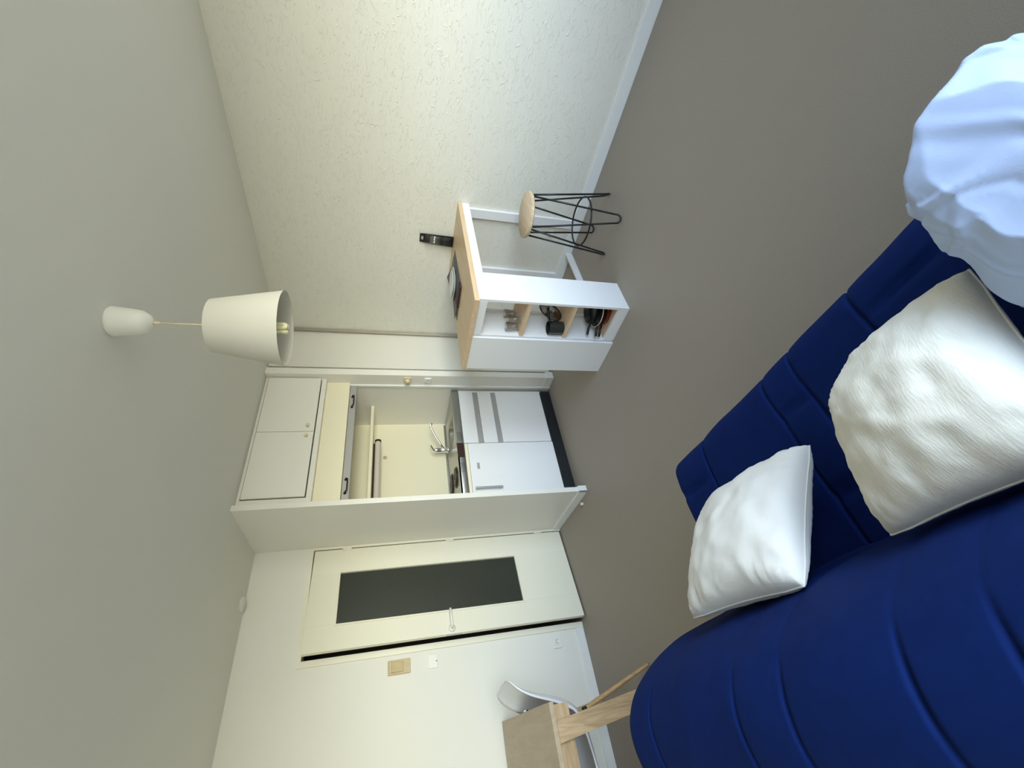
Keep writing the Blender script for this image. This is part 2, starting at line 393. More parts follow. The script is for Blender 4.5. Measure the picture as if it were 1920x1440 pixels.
for k in range(3):
    a = k * 2 * PI / 3 + .4
    u = Vector((math.cos(a), math.sin(a), 0)) * .014; w = Vector((-math.sin(a), math.cos(a), 0)) * .0085
    pts = [u + w + Vector((0, 0, -.47)), u + w + Vector((0, 0, -.574)), u + w * .7 + Vector((0, 0, -.580)), u - w * .7 + Vector((0, 0, -.580)), u - w + Vector((0, 0, -.574)), u - w + Vector((0, 0, -.47))]
    tube(bm, pts, .0085, 8)
obj('bulb', bm, 'bulb', lp, True)

# ------------------------------------------------------------------ kitchenette
KX0, KX1 = PL1 + .001, RP0 - .001
wc = thing('wall_cabinet', 'white two-door cabinet under the ceiling above the kitchenette', 'cabinet', (.053, .06, 2.04))
part(wc, 'body', 'cab', (KX0, KX1, .062, .40, 2.037, 2.072), (KX0, KX1, .062, .40, 2.480, 2.499), (KX0, KX0 + .060, .062, .40, 2.072, 2.48), (KX1 - .012, KX1, .062, .40, 2.072, 2.48), (KX0, KX1, .38, .40, 2.05, 2.49), bev=.001)
def knob_bm(x, y, z, r=.013, l=.024):
    bm = bmesh.new(); lathe(bm, [(0, 0), (r * .6, 0), (r * .55, l * .4), (r, l * .6), (r, l * .9), (r * .7, l), (0, l)], 16)
    bmesh.ops.transform(bm, matrix=Matrix.Translation((x, y, z)) @ Matrix.Rotation(PI / 2, 4, 'X'), verts=bm.verts[:]); return bm
for x0, x1, kx in ((-.458, .078, .038), (.082, .618, .130)):
    dd = part(wc, 'cabinet_door', 'cab', (x0, x1, .044, .061, 2.078, 2.473), bev=.002)
    bmk = knob_bm(kx, .044, 2.126); bmesh.ops.translate(bmk, vec=-Vector(wc.location), verts=bmk.verts[:]); obj('knob', bmk, 'beigeknob', dd, True)
rs = thing('roller_shutter', 'rolled-up grey edged kitchen shutter with two dark handles under a cream housing', 'shutter', (.053, .14, 1.80))
part(rs, 'housing', 'cream', (KX0, KX1, .108, .128, 1.852, 2.036), bev=.001)
part(rs, 'bottom_bar', 'grey', (KX0, KX1 - .002, .136, .158, 1.797, 1.850), bev=.002)
for xc in (.436, -.352):
    bm = bmesh.new()
    w = .055
    tube(bm, [(xc - w, .136, 1.826), (xc - w, .112, 1.822), (xc - w + .010, .104, 1.812), (xc + w - .010, .104, 1.812), (xc + w, .112, 1.822), (xc + w, .136, 1.826)], .0055, 8)
    for s in (-1, 1): lathe(bm, [(0, 0), (.010, 0), (.010, -.004), (0, -.005)], 12, (xc + s * w, .136, 1.826), 'Y')
    shifted(rs, 'handle', bm, 'dark', True)
part(rs, 'side_rail', 'trim', (RP0 - .014, RP0 - .0005, .128, .150, .001, 1.86), bev=.002)
part(rs, 'side_rail', 'trim', (PL1 + .0005, PL1 + .014, .128, .150, .001, 1.79), bev=.002)
bm = bmesh.new(); box(bm, KX0, KX1, .44, .748, 1.659, 1.684, bev=.001)
tag(obj('wall_shelf', bm, 'cream'), 'cream shelf across the kitchenette niche above the worktop', 'shelf')
sl = thing('strip_light', 'slim tubular strip light fixed under the kitchenette shelf', 'light', (0, .60, 1.62))
bm = bmesh.new(); tube(bm, [(-.45, .60, 1.618), (.325, .60, 1.618)], .026, 16); shifted(sl, 'diffuser', bm, 'tube', True, angle=50)
part(sl, 'back_rail', 'brown', (-.45, .33, .622, .640, 1.60, 1.658))
bm = bmesh.new(); tube(bm, [(.325, .60, 1.618), (.345, .60, 1.618)], .029, 16); shifted(sl, 'end_cap', bm, 'dark', True, angle=50)
bm = bmesh.new(); lathe(bm, [(0, 0), (.018, 0), (.018, -.006), (.012, -.009), (0, -.009)], 18, (0, 0, 0)); bmesh.ops.transform(bm, matrix=Matrix.Translation((.249, .7495, 1.555)) @ Matrix.Rotation(-PI / 2, 4, 'X'), verts=bm.verts[:])
tag(obj('pipe_cover', bm, 'beige', None, True), 'small round brown cap on the kitchenette back wall', 'cap')

FY = .17
# worktop: steel slab with a sink bowl
wt = thing('worktop', 'stainless steel kitchenette worktop with sink and two hotplates', 'worktop', (.05, .45, .91))
bm = bmesh.new()
sx, sy, srx, sry = .275, .400, .150, .165
NS = 40
def rr(t, ax, ay, n=4.0):
    c, s = math.cos(t), math.sin(t); k = (abs(c) ** n + abs(s) ** n) ** (-1 / n); return ax * k * c, ay * k * s
WX, WY = (KX0, .604), (FY - .004, .746)
outer = []; inner = []
for k in range(NS):
    t = 2 * PI * k / NS; c, s = math.cos(t), math.sin(t)
    # ray to rectangle of the right hand half
    x0, x1, y0, y1 = .02, WX[1], WY[0], WY[1]
    f = min(((x1 - sx) / c) if c > 1e-9 else 1e9, ((x0 - sx) / c) if c < -1e-9 else 1e9, ((y1 - sy) / s) if s > 1e-9 else 1e9, ((y0 - sy) / s) if s < -1e-9 else 1e9)
    outer.append((sx + f * c, sy + f * s, .970))
    ex, ey = rr(t, srx, sry); inner.append((sx + ex, sy + ey, .970))
def ringv(l): return [bm.verts.new(p) for p in l]
rings = [ringv(outer), ringv(inner)]
for sc, z in ((.97, .967), (.93, .955), (.88, .86), (.78, .835), (.15, .828)):
    rings.append(ringv([(sx + (p[0] - sx) * sc, sy + (p[1] - sy) * sc, z) for p in inner]))
for a, b in zip(rings, rings[1:]):
    for k in range(NS): bm.faces.new((a[k], a[(k + 1) % NS], b[(k + 1) % NS], b[k]))
bm.faces.new(rings[-1])
box(bm, WX[0], .02, WY[0], WY[1], .955, .970)
box(bm, WX[0], WX[1], WY[0], WY[0] + .012, .908, .9695, bev=.002)
box(bm, WX[1] - .010, WX[1], WY[0] + .012, WY[1], .92, .9695)
box(bm, WX[0], WX[1], WY[1] - .012, WY[1], .92, .985, bev=.002)
shifted(wt, 'steel_top', bm, 'steel', True, angle=35)
bm = bmesh.new(); lathe(bm, [(0, 0), (.03, 0), (.03, .004), (.022, .006), (0, .005)], 20, (sx, sy, .829)); shifted(wt, 'drain', bm, 'chrome', True)
for x, y, r in ((-.215, .330, .078), (-.15, .585, .088)):
    bm = bmesh.new(); lathe(bm, [(r + .012, 0), (r + .012, .004), (r, .010), (r, .014), (r * .92, .016), (r * .3, .015), (r * .28, .012), (0, .012)], 36, (x, y, .9695))
    shifted(wt, 'hotplate', bm, 'plate_hot', True, angle=40)
part(wt, 'control_panel', 'brown', (-.118, .020, WY[0] - .004, WY[0], .912, .967), bev=.001)
for cx in (.085, -.215):
    bm = bmesh.new()
    for i in range(9):
        for j in range(5):
            lathe(bm, [(0, 0), (.0028, 0), (.0028, -.001), (0, -.0012)], 6, (cx + (i - 4) * .010, WY[0], .938 + (j - 2) * .009), 'Y')
    shifted(wt, 'vent', bm, 'dark')

fa = thing('kitchen_tap', 'chrome mixer tap with a long swivel spout behind the sink', 'tap', (.258, .655, .9705))
bm = bmesh.new(); lathe(bm, [(0, 0), (.030, 0), (.030, .008), (.024, .016), (.023, .095), (.026, .105), (.022, .125), (0, .130)], 24); obj('tap_body', bm, 'chrome', fa, True, angle=40)
bm = bmesh.new(); tube(bm, [(.010, -.012, .045), (.05, -.03, .075), (.13, -.07, .130), (.20, -.105, .168), (.222, -.116, .168), (.228, -.119, .152)], [.011, .010, .0095, .009, .009, .011], 12); obj('spout', bm, 'chrome', fa, True)
bm = bmesh.new(); tube(bm, [(0, 0, .122), (-.008, -.015, .142), (.02, -.055, .170), (.026, -.065, .172)], [.012, .010, .007, .006], 10); obj('lever', bm, 'chrome', fa, True)

bc = thing('base_cabinet', 'white base cabinet with two drawers and a door under the sink', 'cabinet', (.31, .45, .10))
X0, X1 = .022, .602
part(bc, 'body', 'white', (X0, X0 + .018, FY + .02, .74, .10, .907), (X1 - .018, X1, FY + .005, .74, .10, .907), (X0, X1, FY + .02, .74, .10, .118), (X0, X1, .72, .74, .118, .80), bev=.001)
for za, zb_ in ((.775, .905), (.602, .728)):
    dr = part(bc, 'drawer', 'white', (X0 + .002, X1 - .014, FY, FY + .018, za, zb_), bev=.002)
    part(bc, 'grip_rail', 'grey', (X0 + .002, X1 - .014, FY + .006, FY + .022, za - .045, za - .001), bev=.001).parent = dr
part(bc, 'cabinet_door', 'white', (X0 + .002, X1 - .014, FY, FY + .018, .110, .556), bev=.002)
fr = thing('fridge', 'small white undercounter fridge with a vertical steel handle', 'fridge', (-.25, .45, .10))
F0, F1 = PL1 + .004, .016
part(fr, 'body', 'white', (F0, F1, FY + .03, .73, .10, .905), bev=.002)
part(fr, 'top_rim', 'cream', (F0, F1, FY - .002, FY + .03, .878, .904), bev=.003)
fd = part(fr, 'fridge_door', 'white', (F0, F1, FY - .006, FY + .028, .105, .876), bev=.006)
bm = bmesh.new()
tube(bm, [(-.417, FY - .034, .636), (-.417, FY - .034, .858)], .009, 12)
for z in (.655, .84): tube(bm, [(-.417, FY - .006, z), (-.417, FY - .034, z)], .006, 8)
bmesh.ops.translate(bm, vec=-Vector(fr.location), verts=bm.verts[:]); obj('handle', bm, 'alu', fd, True, angle=50)
bmb = bmesh.new(); box(bmb, -.235, -.178, FY - .0085, FY - .006, .796, .818, bev=.001)
bmesh.ops.translate(bmb, vec=-Vector(fr.location), verts=bmb.verts[:]); obj('badge', bmb, 'grey', fd)
bm = bmesh.new(); box(bm, KX0 + .014, .602, .176, .20, 0.0, .099); tag(obj('plinth', bm, 'plinth'), 'dark recessed plinth under the kitchenette units', 'plinth')

# ------------------------------------------------------------------ bar table
BX0, BX1, BY0, BY1 = .040, 1.203, -1.352, -.738
bt = thing('bar_table', 'white bar table with pale oak top, open end shelves and wall frame', 'table', (.62, -1.045, 0))
part(bt, 'tabletop', 'oak', (BX0, BX1, BY0, BY1, 1.010, 1.041), bev=.002)
part(bt, 'near_panel', 'white', (.064, .334, -1.345, -1.327, 0, 1.0095), bev=.001)
part(bt, 'end_panel', 'white', (.048, .066, -1.040, -.745, 0, 1.0095), bev=.001)
part(bt, 'divider', 'white', (.070, .300, -1.052, -1.036, 0, 1.0095), bev=.001)
part(bt, 'stile', 'white', (.300, .318, -1.066, -.78, 0, 1.0095), bev=.001)
part(bt, 'end_rail', 'white', (.064, .082, -1.3265, -1.052, .955, 1.0095), bev=.001)
part(bt, 'end_rail', 'white', (.064, .082, -1.3265, -1.052, 0, .074), bev=.001)
part(bt, 'shelf', 'oaky', (.068, .318, -1.3265, -1.0525, .667, .695), bev=.001)
part(bt, 'shelf', 'oaky', (.068, .318, -1.3265, -1.0525, .360, .388), bev=.001)
part(bt, 'shelf', 'oaky', (.083, .318, -1.3265, -1.0525, .050, .074), bev=.001)
part(bt, 'long_rail', 'white', (.3345, 1.204, -1.345, -1.3185, .955, 1.0095), bev=.001)
part(bt, 'long_rail', 'white', (.320, 1.1795, -.80, -.78, .955, 1.0095), bev=.001)
part(bt, 'wall_batten', 'white', (1.180, 1.2045, -1.318, -1.246, .0848, 1.0095), bev=.001)
part(bt, 'wall_batten', 'white', (1.180, 1.2045, -.800, -.740, .0848, 1.0095), bev=.001)
part(bt, 'floor_rail', 'white', (.319, 1.190, -1.018, -.998, 0, .052), bev=.001)

# things on the top
TZ = 1.0412
def slab_thing(name, label, cat, m, pts, z0, z1, curl=None, group=None):
    bm = bmesh.new()
    # grid between 4 corners, slightly curled
    n = 14; A, B, Cc, D = [Vector(p) for p in pts]
    def P(u, v, dz):
        p = (A * (1 - u) + B * u) * (1 - v) + (D * (1 - u) + Cc * u) * v
        z = z0 + dz + (curl(u, v) if curl else 0)
        return bm.verts.new((p.x, p.y, z))
    top = [[P(i / n, j / n, z1 - z0) for j in range(n + 1)] for i in range(n + 1)]
    bot = [[P(i / n, j / n, 0) for j in range(n + 1)] for i in range(n + 1)]
    for i in range(n):
        for j in range(n):
            bm.faces.new((top[i][j], top[i + 1][j], top[i + 1][j + 1], top[i][j + 1])); bm.faces.new((bot[i][j], bot[i][j + 1], bot[i + 1][j + 1], bot[i + 1][j]))
    for i in range(n):
        for a, b in (((i, 0), (i + 1, 0)), ((i + 1, n), (i, n)), ((0, i + 1), (0, i)), ((n, i), (n, i + 1))):
            bm.faces.new((bot[a[0]][a[1]], bot[b[0]][b[1]], top[b[0]][b[1]], top[a[0]][a[1]]))
    o = obj(name, bm, m, None, True, angle=40); tag(o, label, cat, group); return o
slab_thing('placemat', 'dark grey placemat lying flat nearest the room on the bar top', 'placemat', 'mat', [(.51, -1.09), (1.03, -1.045), (1.00, -.76), (.48, -.80)], TZ, TZ + .003)
slab_thing('placemat', 'dark placemat with a curled corner lying on top of the other placemat', 'placemat', 'mat', [(.56, -1.03), (1.02, -.99), (1.06, -.76), (.52, -.78)], TZ + .0036, TZ + .0066, curl=lambda u, v: .045 * max(0, u + v - 1.45) + .02 * max(0, v - u - .6))
for k, (lx, lab, z) in enumerate((( .775, 'pale plate lying on the dark placemats on the bar top', TZ + .0072),)):
    bm = bmesh.new(); lathe(bm, [(0, .002), (.075, 0), (.080, .003), (.130, .017), (.132, .020), (.129, .0205), (.080, .008), (.072, .005), (0, .0045)], 48)
    tag(obj('plate', bm, 'dish', None, True, (lx, -.905, z)), lab, 'plate')
    bm = bmesh.new(); lathe(bm, [(0, .002), (.060, 0), (.066, .003), (.104, .017), (.106, .020), (.103, .0205), (.066, .008), (.06, .005), (0, .0045)], 48)
    tag(obj('plate', bm, 'dish', None, True, (lx, -.905, z + .0095)), 'smaller pale plate stacked on top of the larger plate', 'plate')
slab_thing('napkin', 'folded dark red napkin at the end of the placemats on the bar top', 'napkin', 'redmat', [(.50, -1.085), (.575, -1.08), (.555, -.90), (.49, -.91)], TZ + .0036, TZ + .016)
# cutlery pack leaning on the wall
cp = thing('cutlery_pack', 'black carded cutlery pack standing on the bar against the wall', 'cutlery', (1.150, -1.022, TZ))
lean = Matrix.Rotation(math.radians(5), 4, 'Y')
bm = bmesh.new()
w = .047
lo = [(-w, 0), (w, 0), (w * .82, .265), (.014, .265), (.014, .247), (-.014, .247), (-.014, .265), (-w * .82, .265)]
hole = None
vs = prism(bm, [(-w, 0), (w, 0), (w * .84, .240), (-w * .84, .240)], 0, .002)
prism(bm, [(-w * .84, .240), (-.016, .240), (-.016, .256), (-w * .8, .256)], 0, .002); prism(bm, [(.016, .240), (w * .84, .240), (w * .8, .256), (.016, .256)], 0, .002)
prism(bm, [(-w * .8, .256), (w * .8, .256), (w * .78, .268), (-w * .78, .268)], 0, .002)
toX = Matrix(((0, 0, -1, .024), (-1, 0, 0, 0), (0, 1, 0, 0), (0, 0, 0, 1)))   # card (x,y,depth) -> (-depth, -x, y)
bmesh.ops.transform(bm, matrix=lean @ toX, verts=bm.verts[:]); obj('backing_card', bm, 'card', cp)
bm = bmesh.new()
for k in range(6):
    x = -.030 + k * .012
    tube(bm, [(x, .006, .010), (x, .075, .012), (x * .95, .100, .010)], [.0055, .0052, .0045], 8)
bmesh.ops.transform(bm, matrix=lean @ toX, verts=bm.verts[:]); obj('cutlery_handle', bm, 'blackpl', cp, True)
bm = bmesh.new()
for k in range(6):
    x = -.030 + k * .012
    tube(bm, [(x * .95, .100, .010), (x * .9, .150, .009), (x * .85, .185, .008)], [.003, .003, .0048], 8)
bmesh.ops.transform(bm, matrix=lean @ toX, verts=bm.verts[:]); obj('cutlery_blade', bm, 'chrome', cp, True)
bm = bmesh.new(); vs = box(bm, -w * .86, w * .86, .003, .225, .0021, .018, bev=.004); bmesh.ops.transform(bm, matrix=lean @ toX, verts=bm.verts[:]); obj('blister', bm, 'clear', cp)

# glasses on the top shelf
def tumbler(x, y, lab, h=.088, r=.032):
    bm = bmesh.new(); lathe(bm, [(0, 0), (r * .78, 0), (r * .8, .002), (r, h), (r - .0016, h), (r * .8 - .002, .010), (0, .009)], 28)
    tag(obj('tumbler', bm, 'glass', None, True, (x, y, .6955)), lab, 'glass', 'tumblers on the upper shelf of the bar table')
tumbler(.125, -1.145, 'clear tumbler in the middle of the upper bar table shelf')
tumbler(.215, -1.115, 'clear tumbler at the back of the upper bar table shelf')
tumbler(.120, -1.085, 'clear tumbler beside the end panel on the upper bar table shelf')
# pots on the middle shelf
sp = thing('saucepan', 'dark saucepan near the end panel on the middle bar table shelf', 'saucepan', (.113, -1.102, .3885))
bm = bmesh.new(); lathe(bm, [(0, 0), (.042, 0), (.045, .004), (.046, .100), (.047, .103), (.0445, .103), (.043, .005), (0, .004)], 40); obj('pan_body', bm, 'nonstick', sp, True, angle=40)
bm = bmesh.new(); tube(bm, [(.004, -.044, .092), (-.004, -.062, .110), (-.002, -.100, .130), (.030, -.150, .140)], [.007, .010, .011, .009], 10); obj('handle', bm, 'blackpl', sp, True)
ld = thing('pan_lid', 'tinted glass pan lid with a black rim leaning behind the saucepan on the middle shelf', 'lid', (.205, -1.165, .470))
bm = bmesh.new(); lathe(bm, [(.082, 0), (.082, .004), (.072, .008), (.05, .015), (.02, .019), (0, .020), (0, .018), (.05, .012), (.072, .005), (.082, 0)], 44)
LM = Matrix.Rotation(math.radians(-28), 4, 'Z') @ Matrix.Rotation(math.radians(-52), 4, 'Y')
bmesh.ops.transform(bm, matrix=LM, verts=bm.verts[:]); obj('lid_glass', bm, 'lidglass', ld, True)
bm = bmesh.new(); lathe(bm, [(.080, -.002), (.0865, -.002), (.0865, .006), (.080, .006), (.080, -.002)], 44); bmesh.ops.transform(bm, matrix=LM, verts=bm.verts[:]); obj('rim', bm, 'blackpl', ld, True)
bm = bmesh.new(); lathe(bm, [(0, .0205), (.007, .021), (.008, .030), (.020, .036), (.020, .043), (0, .046)], 20); bmesh.ops.transform(bm, matrix=LM, verts=bm.verts[:]); obj('lid_knob', bm, 'blackpl', ld, True)
# pans on the bottom shelf
def pan(name, lab, x, y, z, r, h, m_in, hx, hy, rim=None, hm='blackpl'):
    t = thing(name, lab, 'pan', (x, y, z))
    bm = bmesh.new(); lathe(bm, [(0, 0), (r * .78, 0), (r * .84, .004), (r, h), (r + .003, h + .001), (r - .002, h + .001), (r * .82, .007), (0, .005)], 44); obj('pan_body', bm, m_in, t, True, angle=50)
    d_ = Vector((hx, hy, 0)).normalized()
    bm = bmesh.new(); tube(bm, [d_ * (r * .97) + Vector((0, 0, h * .8)), d_ * (r + .03) + Vector((0, 0, h + .004)), d_ * (r + .075) + Vector((0, 0, h + .012))], [.006, .009, .008], 10); obj('handle', bm, hm, t, True)
    if rim:
        bm = bmesh.new(); lathe(bm, [(r + .001, h - .006), (r + .005, h - .004), (r + .005, h + .002), (r + .001, h + .002), (r + .001, h - .006)], 44); obj('rim', bm, rim, t, True)
    return t
pan('frying_pan', 'red frying pan at the bottom of the pile on the lowest shelf', .200, -1.205, .0745, .108, .040, 'redpan', -1, .8)
pan('frying_pan', 'frying pan with a pale cream rim between red and black pans', .200, -1.203, .1165, .110, .032, 'nonstick', -1, .62, 'creampan')
pan('frying_pan', 'black frying pan on top of the pile on the lowest shelf', .205, -1.207, .1505, .100, .042, 'nonstick', -1, 1.0)

# ------------------------------------------------------------------ bar stool
st = thing('bar_stool', 'backless stool with round oak seat and black hairpin legs beside the bar table', 'stool', (.790, -1.527, 0))
bm = bmesh.new(); lathe(bm, [(0, .606), (.148, .606), (.154, .611), (.154, .628), (.148, .633), (0, .633)], 56); obj('seat', bm, 'stoolw', st, True, angle=40)
for k in range(4):
    a = math.radians(-50 + 90 * k)
    u = Vector((math.cos(a), math.sin(a), 0)); t = Vector((-math.sin(a), math.cos(a), 0))
    rt_, rb_, ht, hb, z0 = .112, .212, .098, .030, .007
    top1 = u * rt_ + t * ht + Vector((0, 0, .605)); top2 = u * rt_ - t * ht + Vector((0, 0, .605))
    b1 = u * (rb_ - .012) + t * hb + Vector((0, 0, z0 + .045)); b2 = u * (rb_ - .012) - t * hb + Vector((0, 0, z0 + .045))
    arc = []
    for i in range(1, 8):
        th_ = PI * i / 8
        arc.append(u * (rb_ - .012 + .012 * math.sin(th_)) + t * (hb * math.cos(th_)) + Vector((0, 0, z0 + .045 - .045 * math.sin(th_) ** .6)))
    bm = bmesh.new(); tube(bm, [top1, top1.lerp(b1, .5), b1] + arc + [b2, top2.lerp(b2, .5), top2], .0065, 8); obj('leg', bm, 'dark', st, True)
bm = bmesh.new(); tube(bm, [(.166 * math.cos(2 * PI * k / 48), .166 * math.sin(2 * PI * k / 48), .205) for k in range(48)], .0062, 8, closed=True); obj('footrest_ring', bm, 'dark', st, True)
bm = bmesh.new(); lathe(bm, [(0, .600), (.118, .600), (.118, .6058), (0, .6058)], 32); obj('mounting_plate', bm, 'dark', st)

# ------------------------------------------------------------------ desk
dk = thing('desk', 'oak desk with slanting plank legs against the white wall', 'desk', (-2.35, .15, 0))
part(dk, 'desktop', 'desktop', (-2.86, -1.872, -.436, .734, .727, .750), bev=.002)
part(dk, 'apron', 'desk', (-2.83, -1.884, -.412, -.390, .646, .7265), bev=.001)
part(dk, 'apron', 'desk', (-2.83, -1.884, .69, .71, .646, .7265), bev=.001)
part(dk, 'apron', 'desk', (-2.83, -2.81, -.39, .69, .646, .7265), bev=.001)
def plank(x_top, x_bot, y0, y1, w):
    bm = bmesh.new()
    prism(bm, [(x_top - w / 2, .7265), (x_top + w / 2, .7265), (x_bot + w / 2, 0), (x_bot - w / 2, 0)], -y1, -y0)
    bmesh.ops.transform(bm, matrix=Matrix.Rotation(PI / 2, 4, 'X'), verts=bm.verts[:])
    bmesh.ops.translate(bm, vec=-Vector(dk.location), verts=bm.verts[:])
    return bm
obj('leg', plank(-1.992, -1.895, -.434, -.413, .086), 'deskv', dk)
obj('leg', plank(-2.72, -2.80, -.434, -.413, .086), 'deskv', dk)
obj('leg', plank(-1.992, -1.895, .712, .732, .086), 'deskv', dk)
obj('leg', plank(-2.72, -2.80, .712, .732, .086), 'deskv', dk)
bm = bmesh.new(); box(bm, -1.8715, -1.862, .04, .10, .735, .747, bev=.002); shifted(dk, 'clip', bm, 'chrome')

# ------------------------------------------------------------------ shell chair (faces -X, tucked under the desk)
CX, CY, CA = -2.072, .090, math.radians(5.5)
ch = thing('shell_chair', 'white moulded shell chair with wooden dowel legs tucked under the desk', 'chair', (CX, CY, 0), CA)
# profile along the centre line: (x, z), x>0 = back
prof = [(-.235, .392), (-.215, .412), (-.15, .418), (-.07, .416), (.01, .418), (.07, .424), (.13, .438), (.185, .472), (.222, .53), (.250, .60), (.270, .67), (.288, .73), (.314, .785), (.345, .825), (.358, .838)]
def catmull(p, n):
    out = []
    for i in range(len(p) - 1):
        p0 = p[max(i - 1, 0)]; p1 = p[i]; p2 = p[i + 1]; p3 = p[min(i + 2, len(p) - 1)]
        for k in range(n):
            t = k / n
            out.append(tuple(.5 * (2 * p1[a] + (p2[a] - p0[a]) * t + (2 * p0[a] - 5 * p1[a] + 4 * p2[a] - p3[a]) * t * t + (3 * p1[a] - p0[a] - 3 * p2[a] + p3[a]) * t ** 3) for a in (0, 1)))
    out.append(p[-1]); return out
pr_ = catmull(prof, 3); NU = len(pr_); NV = 20
bm = bmesh.new(); gridv = []
for i, (x, z) in enumerate(pr_):
    s = i / (NU - 1)
    hw = .225 - .02 * abs(s - .45) * 2
    if s > .86: hw *= math.sqrt(max(0.0, 1 - ((s - .86) / .14) ** 2)) * .55 + .45
    if s < .08: hw *= .86 + .14 * math.sqrt(1 - ((.08 - s) / .08) ** 2)
    a = pr_[max(i - 1, 0)]; b = pr_[min(i + 1, NU - 1)]
    tx, tz = b[0] - a[0], b[1] - a[1]; L = math.hypot(tx, tz); nx, nz = -tz / L, tx / L
    cup = .055 * (.45 + .75 * math.sin(PI * min(1, s / .95)) ** 1.0)
    row = []
    for j in range(NV + 1):
        v = -1 + 2 * j / NV
        c = cup * abs(v) ** 2.6
        row.append(bm.verts.new((x + nx * c, hw * v, z + nz * c)))
    gridv.append(row)
for i in range(NU - 1):
    for j in range(NV): bm.faces.new((gridv[i][j], gridv[i + 1][j], gridv[i + 1][j + 1], gridv[i][j + 1]))
o = obj('shell', bm, 'shell', ch, True)
md = o.modifiers.new('thickness', 'SOLIDIFY'); md.thickness = .008; md.offset = 0
for sx_, sy_, fx_, fy_ in ((.150, -.085, .282, -.245), (.150, .085, .282, .245), (-.150, -.085, -.27, -.225), (-.150, .085, -.27, .225)):
    tp = Vector((sx_, sy_, .405)); bt_ = Vector((fx_, fy_, 0))
    bm = bmesh.new(); tube(bm, [tp, tp.lerp(bt_, .15), bt_.lerp(tp, .03), bt_], [.010, .0145, .0115, .011], 12); lg = obj('leg', bm, 'dowel', ch, True, angle=50)
    bm = bmesh.new(); tube(bm, [tp + Vector((0, 0, .014)), tp.lerp(bt_, .03)], .0115, 10); obj('leg_socket', bm, 'dark', lg, True)
bm = bmesh.new()
box(bm, -.12, .12, -.03, .03, .396, .404)
for x in (-.145, .145): box(bm, x - .008, x + .008, -.085, .085, .396, .404)
obj('under_frame', bm, 'dark', ch)

# ------------------------------------------------------------------ sofa
SY0, SY1 = -3.18, -1.635     # near end, far end
sf = thing('sofa', 'navy quilted sofa bed with a low padded seat and thick rounded backrest', 'sofa', (-1.75, -2.4, 0))
def closed_catmull(p, n):
    out = []; m = len(p)
    for i in range(m):
        p0, p1, p2, p3 = p[i - 1], p[i], p[(i + 1) % m], p[(i + 2) % m]
        for k in range(n):
            t = k / n
            out.append(tuple(.5 * (2 * p1[a] + (p2[a] - p0[a]) * t + (2 * p0[a] - 5 * p1[a] + 4 * p2[a] - p3[a]) * t * t + (3 * p1[a] - p0[a] - 3 * p2[a] + p3[a]) * t ** 3) for a in (0, 1)))
    return out
def sweep(profile, y0, y1, step, rend, off):
    n = len(profile)
    nrm = []
    area = sum(profile[i][0] * profile[(i + 1) % n][1] - profile[(i + 1) % n][0] * profile[i][1] for i in range(n))
    sg = 1 if area > 0 else -1
    for i in range(n):
        a = profile[i - 1]; b = profile[(i + 1) % n]; tx, tz = b[0] - a[0], b[1] - a[1]; L = math.hypot(tx, tz) or 1
        nrm.append((sg * tz / L, -sg * tx / L))
    ys = []; y = 0; Ltot = y1 - y0
    k = 8
    for i in range(k): ys.append(rend * (1 - math.cos(PI / 2 * i / k)))
    y = rend
    while y < Ltot - rend: ys.append(y); y += step
    for i in range(k + 1): ys.append(Ltot - rend + rend * math.sin(PI / 2 * i / k))
    bm = bmesh.new(); rings = []
    for yy in ys:
        e = min(yy, Ltot - yy); ins = 0
        if e < rend: ins = rend - math.sqrt(max(0, rend * rend - (rend - e) ** 2))
        ring = []
        for i in range(n):
            o_ = off(i / n, profile[i], y0 + yy) - ins
            ring.append(bm.verts.new((profile[i][0] + nrm[i][0] * o_, y0 + yy, profile[i][1] + nrm[i][1] * o_)))
        rings.append(ring)
    for a, b in zip(rings, rings[1:]):
        for i in range(n): bm.faces.new((a[i], a[(i + 1) % n], b[(i + 1) % n], b[i]))
    for r_ in (rings[0], rings[-1]):
        c = bm.verts.new(sum((v.co for v in r_), Vector()) / n)
        for i in range(n): bm.faces.new((r_[i], r_[(i + 1) % n], c))
    return bm
def groove(d, w, dep): return -dep * math.exp(-(d / w) ** 2)
def seg_puff(y, seams, amp):
    s = sorted(seams)
    for a, b in zip(s, s[1:]):
        if a <= y <= b:
            t = (y - a) / (b - a); return amp * (math.sin(PI * t) ** .6) * min(1, (b - a) / .2)
    return 0
seat_seams = [-3.25, -2.98, -2.86, -2.50, -2.28, -2.165, -1.825, -1.55]
cross_x = [(-1.43, -2.165, -2.28), (-1.66, -2.165, -2.28), (-1.52, -2.50, -2.28), (-1.40, -1.825, -1.60), (-1.60, -2.165, -1.825), (-1.37, -2.86, -2.50)]
def seat_off(s, p, y):
    o_ = seg_puff(y, seat_seams, .004) + .004 * noise.noise(Vector((p[0] * 9, y * 9, p[1] * 9)))
    top = 1 if p[1] > .33 else .5
    for ys_ in seat_seams:
        o_ += top * groove(y - ys_ - .010 * noise.noise(Vector((p[0] * 7, ys_ * 3, 0))), .0046, .010 + .006 * noise.noise(Vector((p[0] * 12, ys_ * 5, 1))))
    if p[1] > .40:
        for cx, ya, yb in cross_x:
            lo_, hi_ = min(ya, yb), max(ya, yb)
            if lo_ < y < hi_: o_ += groove(p[0] - cx - .01 * noise.noise(Vector((y * 8, cx, 0))), .008, .014 * math.sin(PI * (y - lo_) / (hi_ - lo_)) ** .4)
    return o_
